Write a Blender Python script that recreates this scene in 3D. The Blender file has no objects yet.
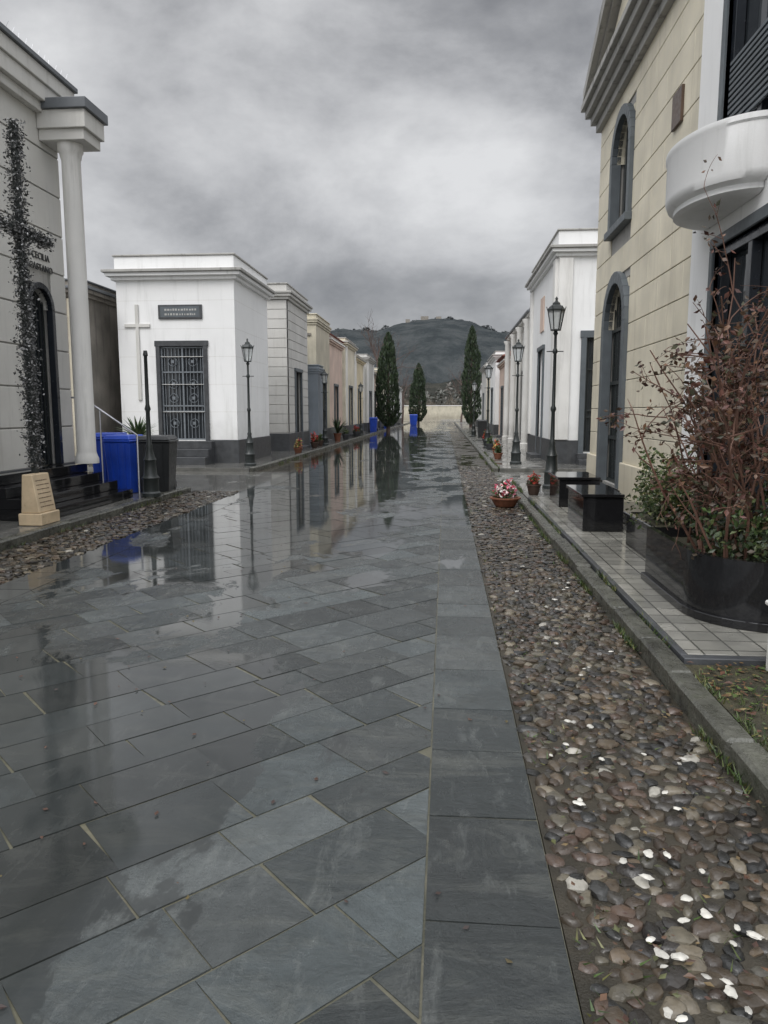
import bpy,bmesh,math,random
from mathutils import Vector,Matrix,noise
R=random.Random(7)
scene=bpy.context.scene
# ------------------------------------------------------------------ node helpers
def N(nt,t,**k):
    n=nt.nodes.new(t)
    for a,b in k.items(): setattr(n,a,b)
    return n
def L(nt,a,b): nt.links.new(a,b)
def math_(nt,op,a,b=None,c=None,clamp=False):
    n=N(nt,'ShaderNodeMath',operation=op); n.use_clamp=clamp
    for i,v in enumerate((a,b,c)):
        if v is None: continue
        if isinstance(v,(int,float)): n.inputs[i].default_value=v
        else: L(nt,v,n.inputs[i])
    return n.outputs[0]
def mrange(nt,v,a,b,c,d,smooth=False):
    n=N(nt,'ShaderNodeMapRange'); n.interpolation_type='SMOOTHSTEP' if smooth else 'LINEAR'
    L(nt,v,n.inputs[0])
    for i,x in enumerate((a,b,c,d)):
        n.inputs[i+1].default_value=x
    return n.outputs[0]
def mixc(nt,f,a,b,mode='MIX'):
    n=N(nt,'ShaderNodeMix',data_type='RGBA',blend_type=mode)
    if isinstance(f,(int,float)): n.inputs[0].default_value=f
    else: L(nt,f,n.inputs[0])
    for i,v in ((6,a),(7,b)):
        if isinstance(v,(tuple,list)): n.inputs[i].default_value=(v[0],v[1],v[2],1)
        else: L(nt,v,n.inputs[i])
    return n.outputs[2]
def noise_(nt,vec,scale,detail=4,rough=.55,mp=None,dist=0):
    if mp:
        m=N(nt,'ShaderNodeMapping'); m.inputs['Scale'].default_value=mp
        L(nt,vec,m.inputs[0]); vec=m.outputs[0]
    n=N(nt,'ShaderNodeTexNoise'); n.inputs['Scale'].default_value=scale
    n.inputs['Detail'].default_value=detail; n.inputs['Roughness'].default_value=rough
    n.inputs['Distortion'].default_value=dist
    L(nt,vec,n.inputs['Vector']); return n.outputs[0]
def base(name):
    m=bpy.data.materials.new(name); m.use_nodes=True
    nt=m.node_tree; b=nt.nodes['Principled BSDF']
    g=N(nt,'ShaderNodeNewGeometry')
    return m,nt,b,g
def bump(nt,b,h,dist,strength=1,normal=None):
    n=N(nt,'ShaderNodeBump'); n.inputs['Distance'].default_value=dist; n.inputs['Strength'].default_value=strength
    L(nt,h,n.inputs['Height'])
    if normal is not None: L(nt,normal,n.inputs['Normal'])
    L(nt,n.outputs[0],b.inputs['Normal']); return n
def mat(name,col,rough=.6,var=.2,scale=1.5,bd=.003,bs=60,streak=0,metal=0,dirt=0,spec=.5,rvar=.1,stain=(.16,.15,.12)):
    m,nt,b,g=base(name); P=g.outputs['Position']
    n1=noise_(nt,P,scale,6,.6)
    f=mrange(nt,n1,.3,.7,0,1)
    dk=tuple(c*(1-var) for c in col); lt=tuple(min(1,c*(1+var*.5)) for c in col)
    c=mixc(nt,f,dk,lt)
    if streak:
        s=noise_(nt,P,2.2,5,.65,mp=(2.5,2.5,.22))
        c=mixc(nt,mrange(nt,s,.5,.78,0,streak,True),c,stain)
    if dirt:
        sp=N(nt,'ShaderNodeSeparateXYZ'); L(nt,P,sp.inputs[0])
        z=math_(nt,'ADD',sp.outputs[2],math_(nt,'MULTIPLY',noise_(nt,P,3,4),-1.2))
        c=mixc(nt,mrange(nt,z,-.4,1.0,dirt,0,True),c,stain)
    L(nt,c,b.inputs['Base Color'])
    b.inputs['Metallic'].default_value=metal
    b.inputs['Specular IOR Level'].default_value=spec
    L(nt,mrange(nt,noise_(nt,P,scale*4,4),.3,.7,max(.02,rough-rvar),min(1,rough+rvar)),b.inputs['Roughness'])
    if bd: bump(nt,b,noise_(nt,P,bs,5,.6),bd)
    return m
def colmat(name,rough=.6,bd=0,bs=80,spec=.5,mul=1,trans=False):
    m,nt,b,g=base(name)
    a=N(nt,'ShaderNodeAttribute',attribute_name='Col')
    c=mixc(nt,mrange(nt,noise_(nt,g.outputs['Position'],bs*.5,4),.3,.7,0,.45),a.outputs['Color'],(0.02,.02,.02))
    L(nt,c,b.inputs['Base Color']); b.inputs['Roughness'].default_value=rough
    b.inputs['Specular IOR Level'].default_value=spec
    if bd: bump(nt,b,noise_(nt,g.outputs['Position'],bs,4),bd)
    return m
def puddle(nt,P):
    """standing water: noise plus a low spot along the west gutter side of the road"""
    sp=N(nt,'ShaderNodeSeparateXYZ'); L(nt,P,sp.inputs[0])
    n=noise_(nt,P,1.0,8,.66,mp=(1.0,.6,0),dist=.5)
    bx=mrange(nt,sp.outputs[0],-1.9,-.2,.075,-.07,True)
    by=mrange(nt,sp.outputs[1],5.5,12,0.0,.075,True)
    d1=math_(nt,'POWER',math_(nt,'DIVIDE',math_(nt,'ADD',sp.outputs[0],1.9),1.25),2)
    d2=math_(nt,'POWER',math_(nt,'DIVIDE',math_(nt,'ADD',sp.outputs[1],-2.9),1.5),2)
    low=mrange(nt,math_(nt,'ADD',d1,d2),0,1.3,.24,0,True)
    e1=math_(nt,'POWER',math_(nt,'DIVIDE',math_(nt,'ADD',sp.outputs[0],1.6),2.4),2)
    e2=math_(nt,'POWER',math_(nt,'DIVIDE',math_(nt,'ADD',sp.outputs[1],-5.6),1.2),2)
    hi=mrange(nt,math_(nt,'ADD',e1,e2),0,1.4,-.1,0,True)
    s=math_(nt,'ADD',math_(nt,'ADD',math_(nt,'ADD',n,bx),by),math_(nt,'ADD',low,hi))
    return mrange(nt,s,.5,.54,0,1,True)
# ------------------------------------------------------------------ materials
def slate():
    m,nt,b,g=base('wet_slate'); P=g.outputs['Position']
    pu=puddle(nt,P)
    a=N(nt,'ShaderNodeAttribute',attribute_name='Col')
    t=N(nt,'ShaderNodeAttribute',attribute_name='Tilt')
    # per-slab shifted coordinates so that the stone figure breaks at every joint
    sh=N(nt,'ShaderNodeVectorMath',operation='SCALE'); L(nt,t.outputs['Vector'],sh.inputs[0]); sh.inputs['Scale'].default_value=37
    ps=N(nt,'ShaderNodeVectorMath',operation='ADD'); L(nt,P,ps.inputs[0]); L(nt,sh.outputs[0],ps.inputs[1]); Q=ps.outputs[0]
    n1=noise_(nt,Q,3.0,9,.68,dist=1.2); n2=noise_(nt,Q,11,9,.72,mp=(1,.3,1),dist=.4)
    n3=noise_(nt,Q,4,10,.78,mp=(.35,1,1),dist=.8); n4=noise_(nt,Q,26,6,.7)
    c=mixc(nt,mrange(nt,n1,.35,.7,0,.7),a.outputs['Color'],(.034,.04,.04))
    c=mixc(nt,mrange(nt,n2,.55,.72,0,.4),c,(.17,.18,.17))
    c=mixc(nt,mrange(nt,n3,.5,.68,0,.4),c,(.13,.135,.12))
    c=mixc(nt,mrange(nt,n4,.55,.7,0,.3),c,(.025,.03,.028))
    c=mixc(nt,mrange(nt,pu,0,1,0,.6),c,(.022,.023,.022))
    L(nt,c,b.inputs['Base Color'])
    r=mrange(nt,math_(nt,'ADD',math_(nt,'MULTIPLY',noise_(nt,P,3.1,8,.7),.6),math_(nt,'MULTIPLY',n2,.4)),.36,.64,.06,.4)
    rr=N(nt,'ShaderNodeMix'); L(nt,pu,rr.inputs[0]); L(nt,r,rr.inputs[2]); rr.inputs[3].default_value=.03
    L(nt,rr.outputs[0],b.inputs['Roughness'])
    inv=math_(nt,'SUBTRACT',1,pu)
    tv=N(nt,'ShaderNodeVectorMath',operation='SUBTRACT'); L(nt,t.outputs['Vector'],tv.inputs[0]); tv.inputs[1].default_value=(.5,.5,.5)
    ts=N(nt,'ShaderNodeVectorMath',operation='SCALE'); L(nt,tv.outputs[0],ts.inputs[0]); L(nt,math_(nt,'MULTIPLY',inv,.07),ts.inputs['Scale'])
    ad=N(nt,'ShaderNodeVectorMath',operation='ADD'); L(nt,g.outputs['Normal'],ad.inputs[0]); L(nt,ts.outputs[0],ad.inputs[1])
    no=N(nt,'ShaderNodeVectorMath',operation='NORMALIZE'); L(nt,ad.outputs[0],no.inputs[0])
    h=math_(nt,'ADD',math_(nt,'MULTIPLY',n1,1.0),math_(nt,'MULTIPLY',n2,.7))
    h=math_(nt,'ADD',h,math_(nt,'MULTIPLY',n4,.3))
    h=math_(nt,'ADD',h,math_(nt,'MULTIPLY',n3,.7))
    bn=bump(nt,b,h,.017,1,no.outputs[0])
    L(nt,mrange(nt,pu,0,1,.85,.012),bn.inputs['Strength'])
    return m
def wetsheet(name,c1,c2,bs=40,bd=.006,r0=.2,r1=.5):
    m,nt,b,g=base(name); P=g.outputs['Position']
    pu=puddle(nt,P)
    c=mixc(nt,mrange(nt,noise_(nt,P,4,6,.65),.35,.65,0,1),c1,c2)
    L(nt,c,b.inputs['Base Color'])
    r=mrange(nt,noise_(nt,P,2,5),.3,.7,r0,r1)
    rr=N(nt,'ShaderNodeMix'); L(nt,pu,rr.inputs[0]); L(nt,r,rr.inputs[2]); rr.inputs[3].default_value=.05
    L(nt,rr.outputs[0],b.inputs['Roughness'])
    bn=bump(nt,b,noise_(nt,P,bs,5,.65),bd); L(nt,mrange(nt,pu,0,1,1,.05),bn.inputs['Strength'])
    return m
def tiles():
    m,nt,b,g=base('grey_tiles'); P=g.outputs['Position']
    br=N(nt,'ShaderNodeTexBrick'); br.offset=0; br.inputs['Scale'].default_value=1
    br.inputs['Brick Width'].default_value=.2; br.inputs['Row Height'].default_value=.2; br.inputs['Mortar Size'].default_value=.007
    br.inputs['Color1'].default_value=(.22,.215,.19,1); br.inputs['Color2'].default_value=(.31,.3,.265,1); br.inputs['Mortar'].default_value=(.07,.07,.06,1)
    L(nt,P,br.inputs['Vector'])
    c=mixc(nt,mrange(nt,noise_(nt,P,3,6),.4,.7,0,.6),br.outputs[0],(.1,.1,.09))
    L(nt,c,b.inputs['Base Color'])
    L(nt,mrange(nt,noise_(nt,P,2,4),.35,.65,.1,.35),b.inputs['Roughness'])
    bump(nt,b,br.outputs['Fac'],-.003); return m
M={}
M['slate']=slate()
M['joint']=wetsheet('slab_joint_mortar',(.06,.06,.04),(.14,.132,.095),90,.004,.3,.6)
M['bed']=wetsheet('cobble_bed',(.022,.019,.012),(.05,.042,.028),120,.008,.25,.6)
M['conc']=wetsheet('wet_concrete',(.1,.1,.092),(.19,.185,.17),30,.003,.12,.4)
M['tiles']=tiles()
M['ground']=mat('bare_earth',(.09,.085,.065),.85,.4,.4,.01,8)
M['soil']=mat('mossy_soil',(.05,.045,.022),.8,.6,6,.03,30)
M['cob']=colmat('wet_cobblestones',.26,.004,50,spec=.45)
M['leaf']=colmat('leaves',.45,0)
M['bark']=mat('bark',(.09,.06,.05),.8,.3,8,.003,60)
M['twig']=mat('twigs',(.12,.06,.04),.7,.3,8,0)
M['white']=mat('white_plaster',(.82,.82,.81),.7,.07,.7,.0015,50,streak=.3,dirt=.4,stain=(.38,.38,.35))
M['offw']=mat('grey_white_plaster',(.72,.71,.68),.7,.12,.7,.002,50,streak=.55,dirt=.45,stain=(.32,.31,.28))
M['grooved']=mat('grey_stone_cladding',(.56,.55,.52),.65,.14,1,.002,40,streak=.45,dirt=.4,stain=(.25,.24,.21))
M['aplast']=mat('warm_grey_plaster',(.6,.59,.555),.7,.1,.8,.002,50,streak=.4,dirt=.3,stain=(.3,.29,.26))
M['cream']=mat('cream_stone',(.7,.645,.51),.6,.2,1.3,.003,25,streak=.4,dirt=.3,stain=(.36,.32,.24))
M['tan']=mat('tan_stone',(.5,.46,.36),.7,.25,1,.003,25,streak=.6,dirt=.4,stain=(.15,.13,.1))
M['pink']=mat('pink_plaster',(.62,.48,.4),.7,.2,1,.002,40,streak=.5,stain=(.3,.22,.18))
M['yellow']=mat('yellow_plaster',(.68,.59,.41),.7,.2,1,.002,40,streak=.5,stain=(.3,.25,.16))
M['old']=mat('weathered_concrete',(.25,.23,.2),.85,.4,1.2,.006,20,streak=.9,dirt=.6,stain=(.05,.045,.04))
M['bluegrey']=mat('blue_grey_stone',(.2,.23,.26),.55,.2,1,.002,40,streak=.3)
M['cornice']=mat('cornice_stone',(.36,.352,.33),.7,.2,1.2,.003,30,streak=.85,stain=(.09,.09,.08))
M['rooff']=mat('roof_flashing',(.12,.13,.14),.45,.2,1,.001,20)
M['granite']=mat('black_granite',(.012,.012,.013),.08,.4,60,0,rvar=.05)
M['dgrey']=mat('dark_basalt',(.055,.058,.062),.45,.35,6,.002,60,streak=.3,stain=(.12,.12,.11))
M['slatef']=mat('slate_surround',(.1,.115,.125),.5,.2,4,.002,50)
M['iron']=mat('painted_iron',(.022,.027,.026),.42,.3,12,.001,90,spec=.5)
M['grille']=mat('grey_grille',(.2,.22,.24),.4,.2,10,0,metal=.3)
M['steel']=mat('steel_rail',(.4,.4,.42),.35,.2,10,0,metal=.8)
M['dark']=mat('dark_door_panel',(.02,.024,.03),.2,.3,3,0)
M['brown']=mat('brown_door',(.09,.055,.035),.4,.3,5,0)
M['terra']=mat('terracotta',(.2,.075,.04),.6,.3,10,.002,60)
M['plast']=mat('brown_plastic_pot',(.06,.035,.025),.5,.3,10,.002,60)
M['redroof']=mat('red_roof_tiles',(.32,.1,.07),.7,.4,6,.01,12)
M['blue']=mat('blue_plastic',(.01,.055,.4),.45,.25,4,.001,50,streak=.2)
M['blackp']=mat('black_plastic',(.022,.024,.025),.38,.2,4,.001,50)
M['beige']=mat('beige_marble',(.55,.43,.28),.35,.25,4,.001,50)
M['text']=mat('dark_lettering',(.03,.03,.03),.4,.1,4,0)
M['engr']=mat('pale_lettering',(.4,.4,.38),.5,.1,4,0)
M['kerb']=mat('kerb_stone',(.085,.085,.07),.3,.65,5,.012,25,rvar=.15,streak=.3,stain=(.05,.06,.03))
def glass(name,col,r=.03,tr=0):
    m,nt,b,g=base(name); b.inputs['Base Color'].default_value=(*col,1); b.inputs['Roughness'].default_value=r
    b.inputs['Transmission Weight'].default_value=tr; bump(nt,b,noise_(nt,g.outputs['Position'],1.5,2),.004)
    return m
M['glass']=glass('dark_glass',(.03,.035,.04))
M['lglass']=glass('lantern_glass',(.75,.78,.78),.15,.6)
# ------------------------------------------------------------------ builder
class B:
    def __init__(s,name): s.name=name; s.p={}; s.objs=[]
    def part(s,pn,m,bevel=0,smooth=False):
        if pn not in s.p: s.p[pn]=dict(v=[],f=[],c=[],m=m,b=bevel,s=smooth,t=[])
        return s.p[pn]
    def geo(s,pn,m,v,f,col=None,bevel=0,smooth=False,tilt=None):
        q=s.part(pn,m,bevel,smooth); o=len(q['v']); q['v']+=v; q['f']+=[tuple(i+o for i in x) for x in f]
        if col is not None: q['c']+=[col]*len(v)
        if tilt is not None: q['t']+=[tilt]*len(v)
    def box(s,pn,m,x0,x1,y0,y1,z0,z1,bevel=.008,col=None):
        if x0>x1:x0,x1=x1,x0
        if y0>y1:y0,y1=y1,y0
        v=[(x0,y0,z0),(x1,y0,z0),(x1,y1,z0),(x0,y1,z0),(x0,y0,z1),(x1,y0,z1),(x1,y1,z1),(x0,y1,z1)]
        s.geo(pn,m,v,[(0,3,2,1),(4,5,6,7),(0,1,5,4),(1,2,6,5),(2,3,7,6),(3,0,4,7)],bevel=bevel,col=col)
    def lathe(s,pn,m,cx,cy,prof,seg=16,a0=0,a1=2*math.pi,sx=1,sy=1,smooth=True,rot=0):
        full=abs(a1-a0-2*math.pi)<1e-4; n=seg if full else seg+1
        v=[];f=[]
        for r,z in prof:
            for i in range(n):
                a=a0+(a1-a0)*i/seg+rot; v.append((cx+sx*r*math.cos(a),cy+sy*r*math.sin(a),z))
        for j in range(len(prof)-1):
            for i in range(seg):
                k=(i+1)%n if full else i+1
                f.append((j*n+i,j*n+k,(j+1)*n+k,(j+1)*n+i))
        if full:
            if prof[0][0]>.001: f.append(tuple(range(n))[::-1])
            if prof[-1][0]>.001: f.append(tuple((len(prof)-1)*n+i for i in range(n)))
        s.geo(pn,m,v,f,smooth=smooth)
    def tube(s,pn,m,pts,r,seg=5,r1=None,col=None):
        v=[];f=[];n=len(pts)
        for i,p in enumerate(pts):
            p=Vector(p); d=(Vector(pts[min(i+1,n-1)])-Vector(pts[max(i-1,0)]))
            if d.length<1e-6: d=Vector((0,0,1))
            d.normalize(); u=d.cross(Vector((.31,.2,.93)) if abs(d.z)<.9 else Vector((1,0,0))).normalized(); w=d.cross(u)
            rr=r if r1 is None else r+(r1-r)*i/(n-1)
            for k in range(seg):
                a=2*math.pi*k/seg; v.append(tuple(p+u*math.cos(a)*rr+w*math.sin(a)*rr))
        for i in range(n-1):
            for k in range(seg):
                k2=(k+1)%seg; f.append((i*seg+k,i*seg+k2,(i+1)*seg+k2,(i+1)*seg+k))
        f.append(tuple(range(seg))[::-1]); f.append(tuple((n-1)*seg+k for k in range(seg)))
        s.geo(pn,m,v,f,smooth=True,col=col)
    def prism(s,pn,m,poly,vec,bevel=0,col=None):
        n=len(poly); v=[tuple(p) for p in poly]+[tuple(Vector(p)+Vector(vec)) for p in poly]
        f=[tuple(range(n))[::-1],tuple(range(n,2*n))]+[(i,(i+1)%n,(i+1)%n+n,i+n) for i in range(n)]
        s.geo(pn,m,v,f,bevel=bevel,col=col)
    def build(s,single=False,recalc=True):
        objs=[]
        for pn,q in s.p.items():
            nm=s.name if single else pn
            me=bpy.data.meshes.new(nm); me.from_pydata(q['v'],[],q['f']); me.materials.append(q['m'])
            if q['c'] and len(q['c'])==len(q['v']):
                ca=me.color_attributes.new(name='Col',type='FLOAT_COLOR',domain='POINT')
                ca.data.foreach_set('color',[x for c in q['c'] for x in (c[0],c[1],c[2],1)])
            if q['t']:
                ca=me.color_attributes.new(name='Tilt',type='FLOAT_COLOR',domain='POINT')
                ca.data.foreach_set('color',[x for c in q['t'] for x in (c[0],c[1],.5,1)])
            if recalc:
                bm=bmesh.new(); bm.from_mesh(me); bmesh.ops.recalc_face_normals(bm,faces=bm.faces); bm.to_mesh(me); bm.free()
            if q['s']:
                me.polygons.foreach_set('use_smooth',[True]*len(me.polygons))
                try: me.set_sharp_from_angle(angle=math.radians(40))
                except Exception: pass
            o=bpy.data.objects.new(nm,me); scene.collection.objects.link(o)
            if q['b']:
                md=o.modifiers.new('bevel','BEVEL'); md.width=q['b']; md.segments=1; md.limit_method='ANGLE'
            objs.append(o)
        s.objs=objs
        if single and len(objs)==1: return objs[0]
        e=bpy.data.objects.new(s.name,None); scene.collection.objects.link(e); e.empty_display_size=.3
        for o in objs: o.parent=e
        s.e=e; return e
class F:
    """facade frame: s along the wall, z up, d outwards"""
    def __init__(s,kind,plane): s.k=kind; s.pl=plane
    def P(s,a,z,d):
        if s.k=='+x': return (s.pl+d,a,z)
        if s.k=='-x': return (s.pl-d,a,z)
        return (a,s.pl-d,z)
    def box(s,b,pn,m,s0,s1,z0,z1,d0,d1,bevel=.008):
        p=s.P(s0,z0,d0); q=s.P(s1,z1,d1)
        b.box(pn,m,p[0],q[0],p[1],q[1],min(z0,z1),max(z0,z1),bevel)
    def prism(s,b,pn,m,poly,d0,d1,bevel=0):
        a=Vector(s.P(0,0,d0)); c=Vector(s.P(0,0,d1))
        b.prism(pn,m,[s.P(x,z,d0) for x,z in poly],c-a,bevel)
def skin(b,f,m,s0,s1,z0,z1,ops,d0,d1,pn='walls'):
    S=sorted({s0,s1}|{x for o in ops for x in (o[0],o[1]) if s0<x<s1})
    for i in range(len(S)-1):
        a,c=S[i],S[i+1]; mid=(a+c)/2
        blk=sorted([(o[2],o[3]) for o in ops if o[0]<mid<o[1]])
        z=z0
        for q in blk:
            if q[0]>z+1e-3: f.box(b,pn,m,a,c,z,q[0],d0,d1,0)
            z=q[1]
        if z<z1: f.box(b,pn,m,a,c,z,z1,d0,d1,0)
def courses(b,f,m,s0,s1,z0,z1,ops,h,d0,d1,gap=.02,blk=None,pn='stone_courses',bev=.006):
    n=max(1,round((z1-z0)/h)); h=(z1-z0)/n
    for i in range(n):
        a=z0+i*h; c=a+h-gap
        segs=[(s0,s1)]
        for o in ops:
            if o[2]<c and o[3]>a:
                ns=[]
                for u,v in segs:
                    if o[0]>u: ns.append((u,min(v,o[0])))
                    if o[1]<v: ns.append((max(u,o[1]),v))
                segs=[x for x in ns if x[1]-x[0]>.01]
        for u,v in segs:
            if not blk: f.box(b,pn,m,u,v,a,c,d0,d1,bev); continue
            x=u; first=True
            while x<v-1e-3:
                l=blk*(.5 if (first and i%2) else 1); e=min(v,x+l)
                if v-e<blk*.25: e=v
                f.box(b,pn,m,x,e-(gap*.6 if e<v else 0),a,c,d0,d1,bev); x=e; first=False
def arch(b,f,sc,w,z0,zs,fw,frm,d0,d1,spm=None,sd0=-.2,sd1=0,pn='surround'):
    r=w/2; n=14
    for sg in (-1,1):
        f.box(b,pn,frm,sc+sg*r,sc+sg*(r+fw),z0,zs,d0,d1,.006)
    for i in range(n):
        a=math.pi*i/n; c=math.pi*(i+1)/n
        f.prism(b,pn,frm,[(sc+r*math.cos(a),zs+r*math.sin(a)),(sc+(r+fw)*math.cos(a),zs+(r+fw)*math.sin(a)),
            (sc+(r+fw)*math.cos(c),zs+(r+fw)*math.sin(c)),(sc+r*math.cos(c),zs+r*math.sin(c))],d0,d1)
    if spm:
        for sg in (-1,1):
            for i in range(n//2):
                a=math.pi/2*i/(n//2); c=math.pi/2*(i+1)/(n//2)
                x0=r*math.cos(a);x1=r*math.cos(c)
                f.prism(b,'spandrels',spm,[(sc+sg*x0,zs+r*math.sin(a)),(sc+sg*x0,zs+r),(sc+sg*x1,zs+r),(sc+sg*x1,zs+r*math.sin(c))],sd0,sd1)
def gate(b,f,s0,s1,z0,z1,d,m,nb=9,panel=True):
    f.box(b,'door_glass',M['glass'],s0,s1,z0,z1,d-.06,d-.04,0)
    t=.05
    for a,c in ((s0,s0+t),(s1-t,s1),((s0+s1)/2-t/2,(s0+s1)/2+t/2)): f.box(b,'door_leaves',m,a,c,z0,z1,d-.02,d+.03,.004)
    h=z1-z0
    for z in (z0,z0+h*.3,z0+h*.36,z0+h*.72,z1-t): f.box(b,'door_leaves',m,s0+t,s1-t,z,z+t*.8,d-.015,d+.025,.004)
    for i in range(1,nb*2):
        x=s0+(s1-s0)*i/(nb*2)
        f.box(b,'door_bars',m,x-.008,x+.008,z0+t,z1-t,d-.006,d+.01,0)
    r=(s1-s0)*.1
    for cx in (.27,.73):
        for cz in (.18,.45,.6,.84):
            X=s0+(s1-s0)*cx; Z=z0+h*cz
            b.tube('door_scrolls',m,[f.P(X+r*math.cos(a),Z+r*math.sin(a),d+.015) for a in [k*math.pi/6 for k in range(13)]],.012,4)
            f.box(b,'door_leaves',m,X-r*.35,X+r*.35,Z-r*.35,Z+r*.35,d-.01,d+.02,.004)
def leaf(b,pn,p,s,col,m=None,flat=False):
    p=Vector(p)
    if flat:
        a=R.uniform(0,6.28); u=Vector((math.cos(a),math.sin(a),R.uniform(-.2,.2))); w=Vector((-math.sin(a),math.cos(a),R.uniform(-.25,.25)))
    else:
        u=Vector((R.gauss(0,1),R.gauss(0,1),R.gauss(0,.8))).normalized(); w=u.cross(Vector((R.gauss(0,1),R.gauss(0,1),R.gauss(0,1)))).normalized()
    w=w*.55; k=u.cross(w)*R.uniform(-.5,.5)
    b.geo(pn,m or M['leaf'],[tuple(p-u*s),tuple(p+w*s+k*s),tuple(p+u*s),tuple(p-w*s+k*s)],[(0,1,2),(0,2,3)],col=col)
def pick(cols,j=.25):
    c=R.choice(cols); k=R.uniform(1-j,1+j); return (c[0]*k,c[1]*k,c[2]*k)
def cloud(b,pn,c,rad,n,s,cols,top=False,shell=.5):
    for i in range(n):
        d=Vector((R.gauss(0,1),R.gauss(0,1),R.gauss(0,1))).normalized()*R.uniform(shell,1)
        if top: d.z=abs(d.z)
        k=.75+.5*noise.noise(d*1.7+Vector(c))
        q=(c[0]+d.x*rad[0]*k,c[1]+d.y*rad[1]*k,c[2]+d.z*rad[2]*k)
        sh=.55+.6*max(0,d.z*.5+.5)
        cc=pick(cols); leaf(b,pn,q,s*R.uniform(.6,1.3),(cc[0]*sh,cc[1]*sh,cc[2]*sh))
GREEN=[(.05,.09,.02),(.07,.12,.03),(.035,.06,.018),(.1,.13,.04)]
# ------------------------------------------------------------------ ground & paving
b=B('ground'); b.box('ground',M['ground'],-1500,1500,-300,2500,-1,-.03,0); b.build(True)
b=B('road_bed'); b.box('road_bed',M['joint'],-4.1,.38,-3,125,-.028,.003,0); b.build(True)
b=B('side_street'); 
b.box('west',M['conc'],-60,-4.104,14.6,19.5,-.028,.004,0); b.box('east',M['conc'],.384,40,16.9,20.0,-.028,.004,0)
b.box('end',M['conc'],-60,60,125.1,175,-.028,.004,0)
b.build()
def clip(poly,ax,val,keep_gt):
    out=[]
    for i in range(len(poly)):
        p,q=poly[i],poly[(i+1)%len(poly)]
        ip=(p[ax]>=val)==keep_gt; iq=(q[ax]>=val)==keep_gt
        if ip: out.append(p)
        if ip!=iq:
            t=(val-p[ax])/(q[ax]-p[ax]); out.append((p[0]+(q[0]-p[0])*t,p[1]+(q[1]-p[1])*t))
    return out
b=B('slate_paving')
def slab(poly,br=1):
    if len(poly)<3: return
    A=abs(sum(poly[i][0]*poly[(i+1)%len(poly)][1]-poly[(i+1)%len(poly)][0]*poly[i][1] for i in range(len(poly))))/2
    if A<.004: return
    n=len(poly); z=.008+R.uniform(-.0015,.0015); k=R.uniform(.4,1.6)*br
    w=R.uniform(-.005,.004)
    col=((.062+w*.6)*k,.07*k,(.07-w*.3)*k)
    v=[(x,y,z) for x,y in poly]+[(x,y,-.001) for x,y in poly]
    f=[tuple(range(n))]+[(i,(i+1)%n,(i+1)%n+n,i+n) for i in range(n)]
    b.geo('slabs',M['slate'],v,f,col=col,tilt=(R.uniform(0,1),R.uniform(0,1)))
g=.0045; c45=math.cos(math.radians(45))
w=-3.0
while w<92:
    wd=R.uniform(.27,.43); u=w-5.6+R.uniform(0,.5)
    while u<w+.3:
        l=R.uniform(.3,.72)
        j=lambda:R.uniform(-.01,.01)
        a1,a2=j(),j()
        rect=[(u+g+a1,w+g),(u+l-g+a2,w+g),(u+l-g+j(),w+wd-g+j()*.3),(u+g+j(),w+wd-g+j()*.3)]
        pl=[((x-y)*c45,(x+y)*c45) for x,y in rect]
        pl=clip(pl,0,-3.695,True); 
        if pl: pl=clip(pl,0,-.053,False)
        if pl: slab(pl)
        u+=l
    w+=wd
for x0,x1 in ((-.045,.376),(-4.1,-3.705)):
    y=-3
    while y<125:
        l=R.uniform(.32,.75)
        slab([(x0,y+g),(x1,y+g+R.uniform(-.006,.006)),(x1,y+l-g),(x0,y+l-g)],1.0); y+=l
b.build(True)
# cobbles
b=B('cobblestones')
b.box('bed',M['bed'],.384,1.3,-2,125,-.027,.002,0); b.box('bed',M['bed'],-5.1,-4.104,-2,14.6,-.027,.002,0); b.box('bed',M['bed'],-5.1,-4.104,19.5,125,-.027,.002,0)
bm=bmesh.new(); bmesh.ops.create_icosphere(bm,subdivisions=2,radius=1); S2=([tuple(v.co) for v in bm.verts],[tuple(v.index for v in f.verts) for f in bm.faces]); bm.free()
bm=bmesh.new(); bmesh.ops.create_icosphere(bm,subdivisions=1,radius=1); S1=([tuple(v.co) for v in bm.verts],[tuple(v.index for v in f.verts) for f in bm.faces]); bm.free()
SC=[(.06,.045,.03),(.08,.062,.042),(.04,.035,.028),(.1,.075,.05),(.055,.04,.028),(.065,.06,.048),(.075,.05,.036),(.032,.028,.024),(.024,.024,.022),(.1,.088,.064)]
def stone(x,y,r,S,z=.0):
    k=R.random()
    col=(.38,.36,.31) if k<.007 else ((.17,.145,.105) if k<.045 else pick(SC,.4))
    a=R.uniform(0,3.14); rx=r*R.uniform(.9,1.3); ry=r*R.uniform(.65,.95); rz=r*R.uniform(.5,.85)
    off=Vector((R.uniform(0,90),R.uniform(0,90),0)); ca,sa=math.cos(a),math.sin(a)
    v=[]
    for p in S[0]:
        q=Vector(p); q*=1+.34*noise.noise(q*1.25+off)
        X=q.x*rx;Y=q.y*ry
        v.append((x+X*ca-Y*sa,y+X*sa+Y*ca,z+max(-.01,min(q.z,.7))*rz))
    b.geo('stones',M['cob'],v,S[1],col=col,smooth=True)
def strip(x0,x1,y0,y1,p,S):
    y=y0;i=0
    while y<y1:
        x=x0+p*.4+(p*.5 if i%2 else 0)
        while x<x1-p*.3:
            stone(x+R.uniform(-.3,.3)*p,y+R.uniform(-.3,.3)*p,p*R.uniform(.34,.72),S,R.uniform(-.006,.006)); x+=p
        y+=p*.86;i+=1
strip(.4,1.3,1.2,7.5,.064,S2); strip(.4,1.3,7.5,22,.075,S1)
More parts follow.
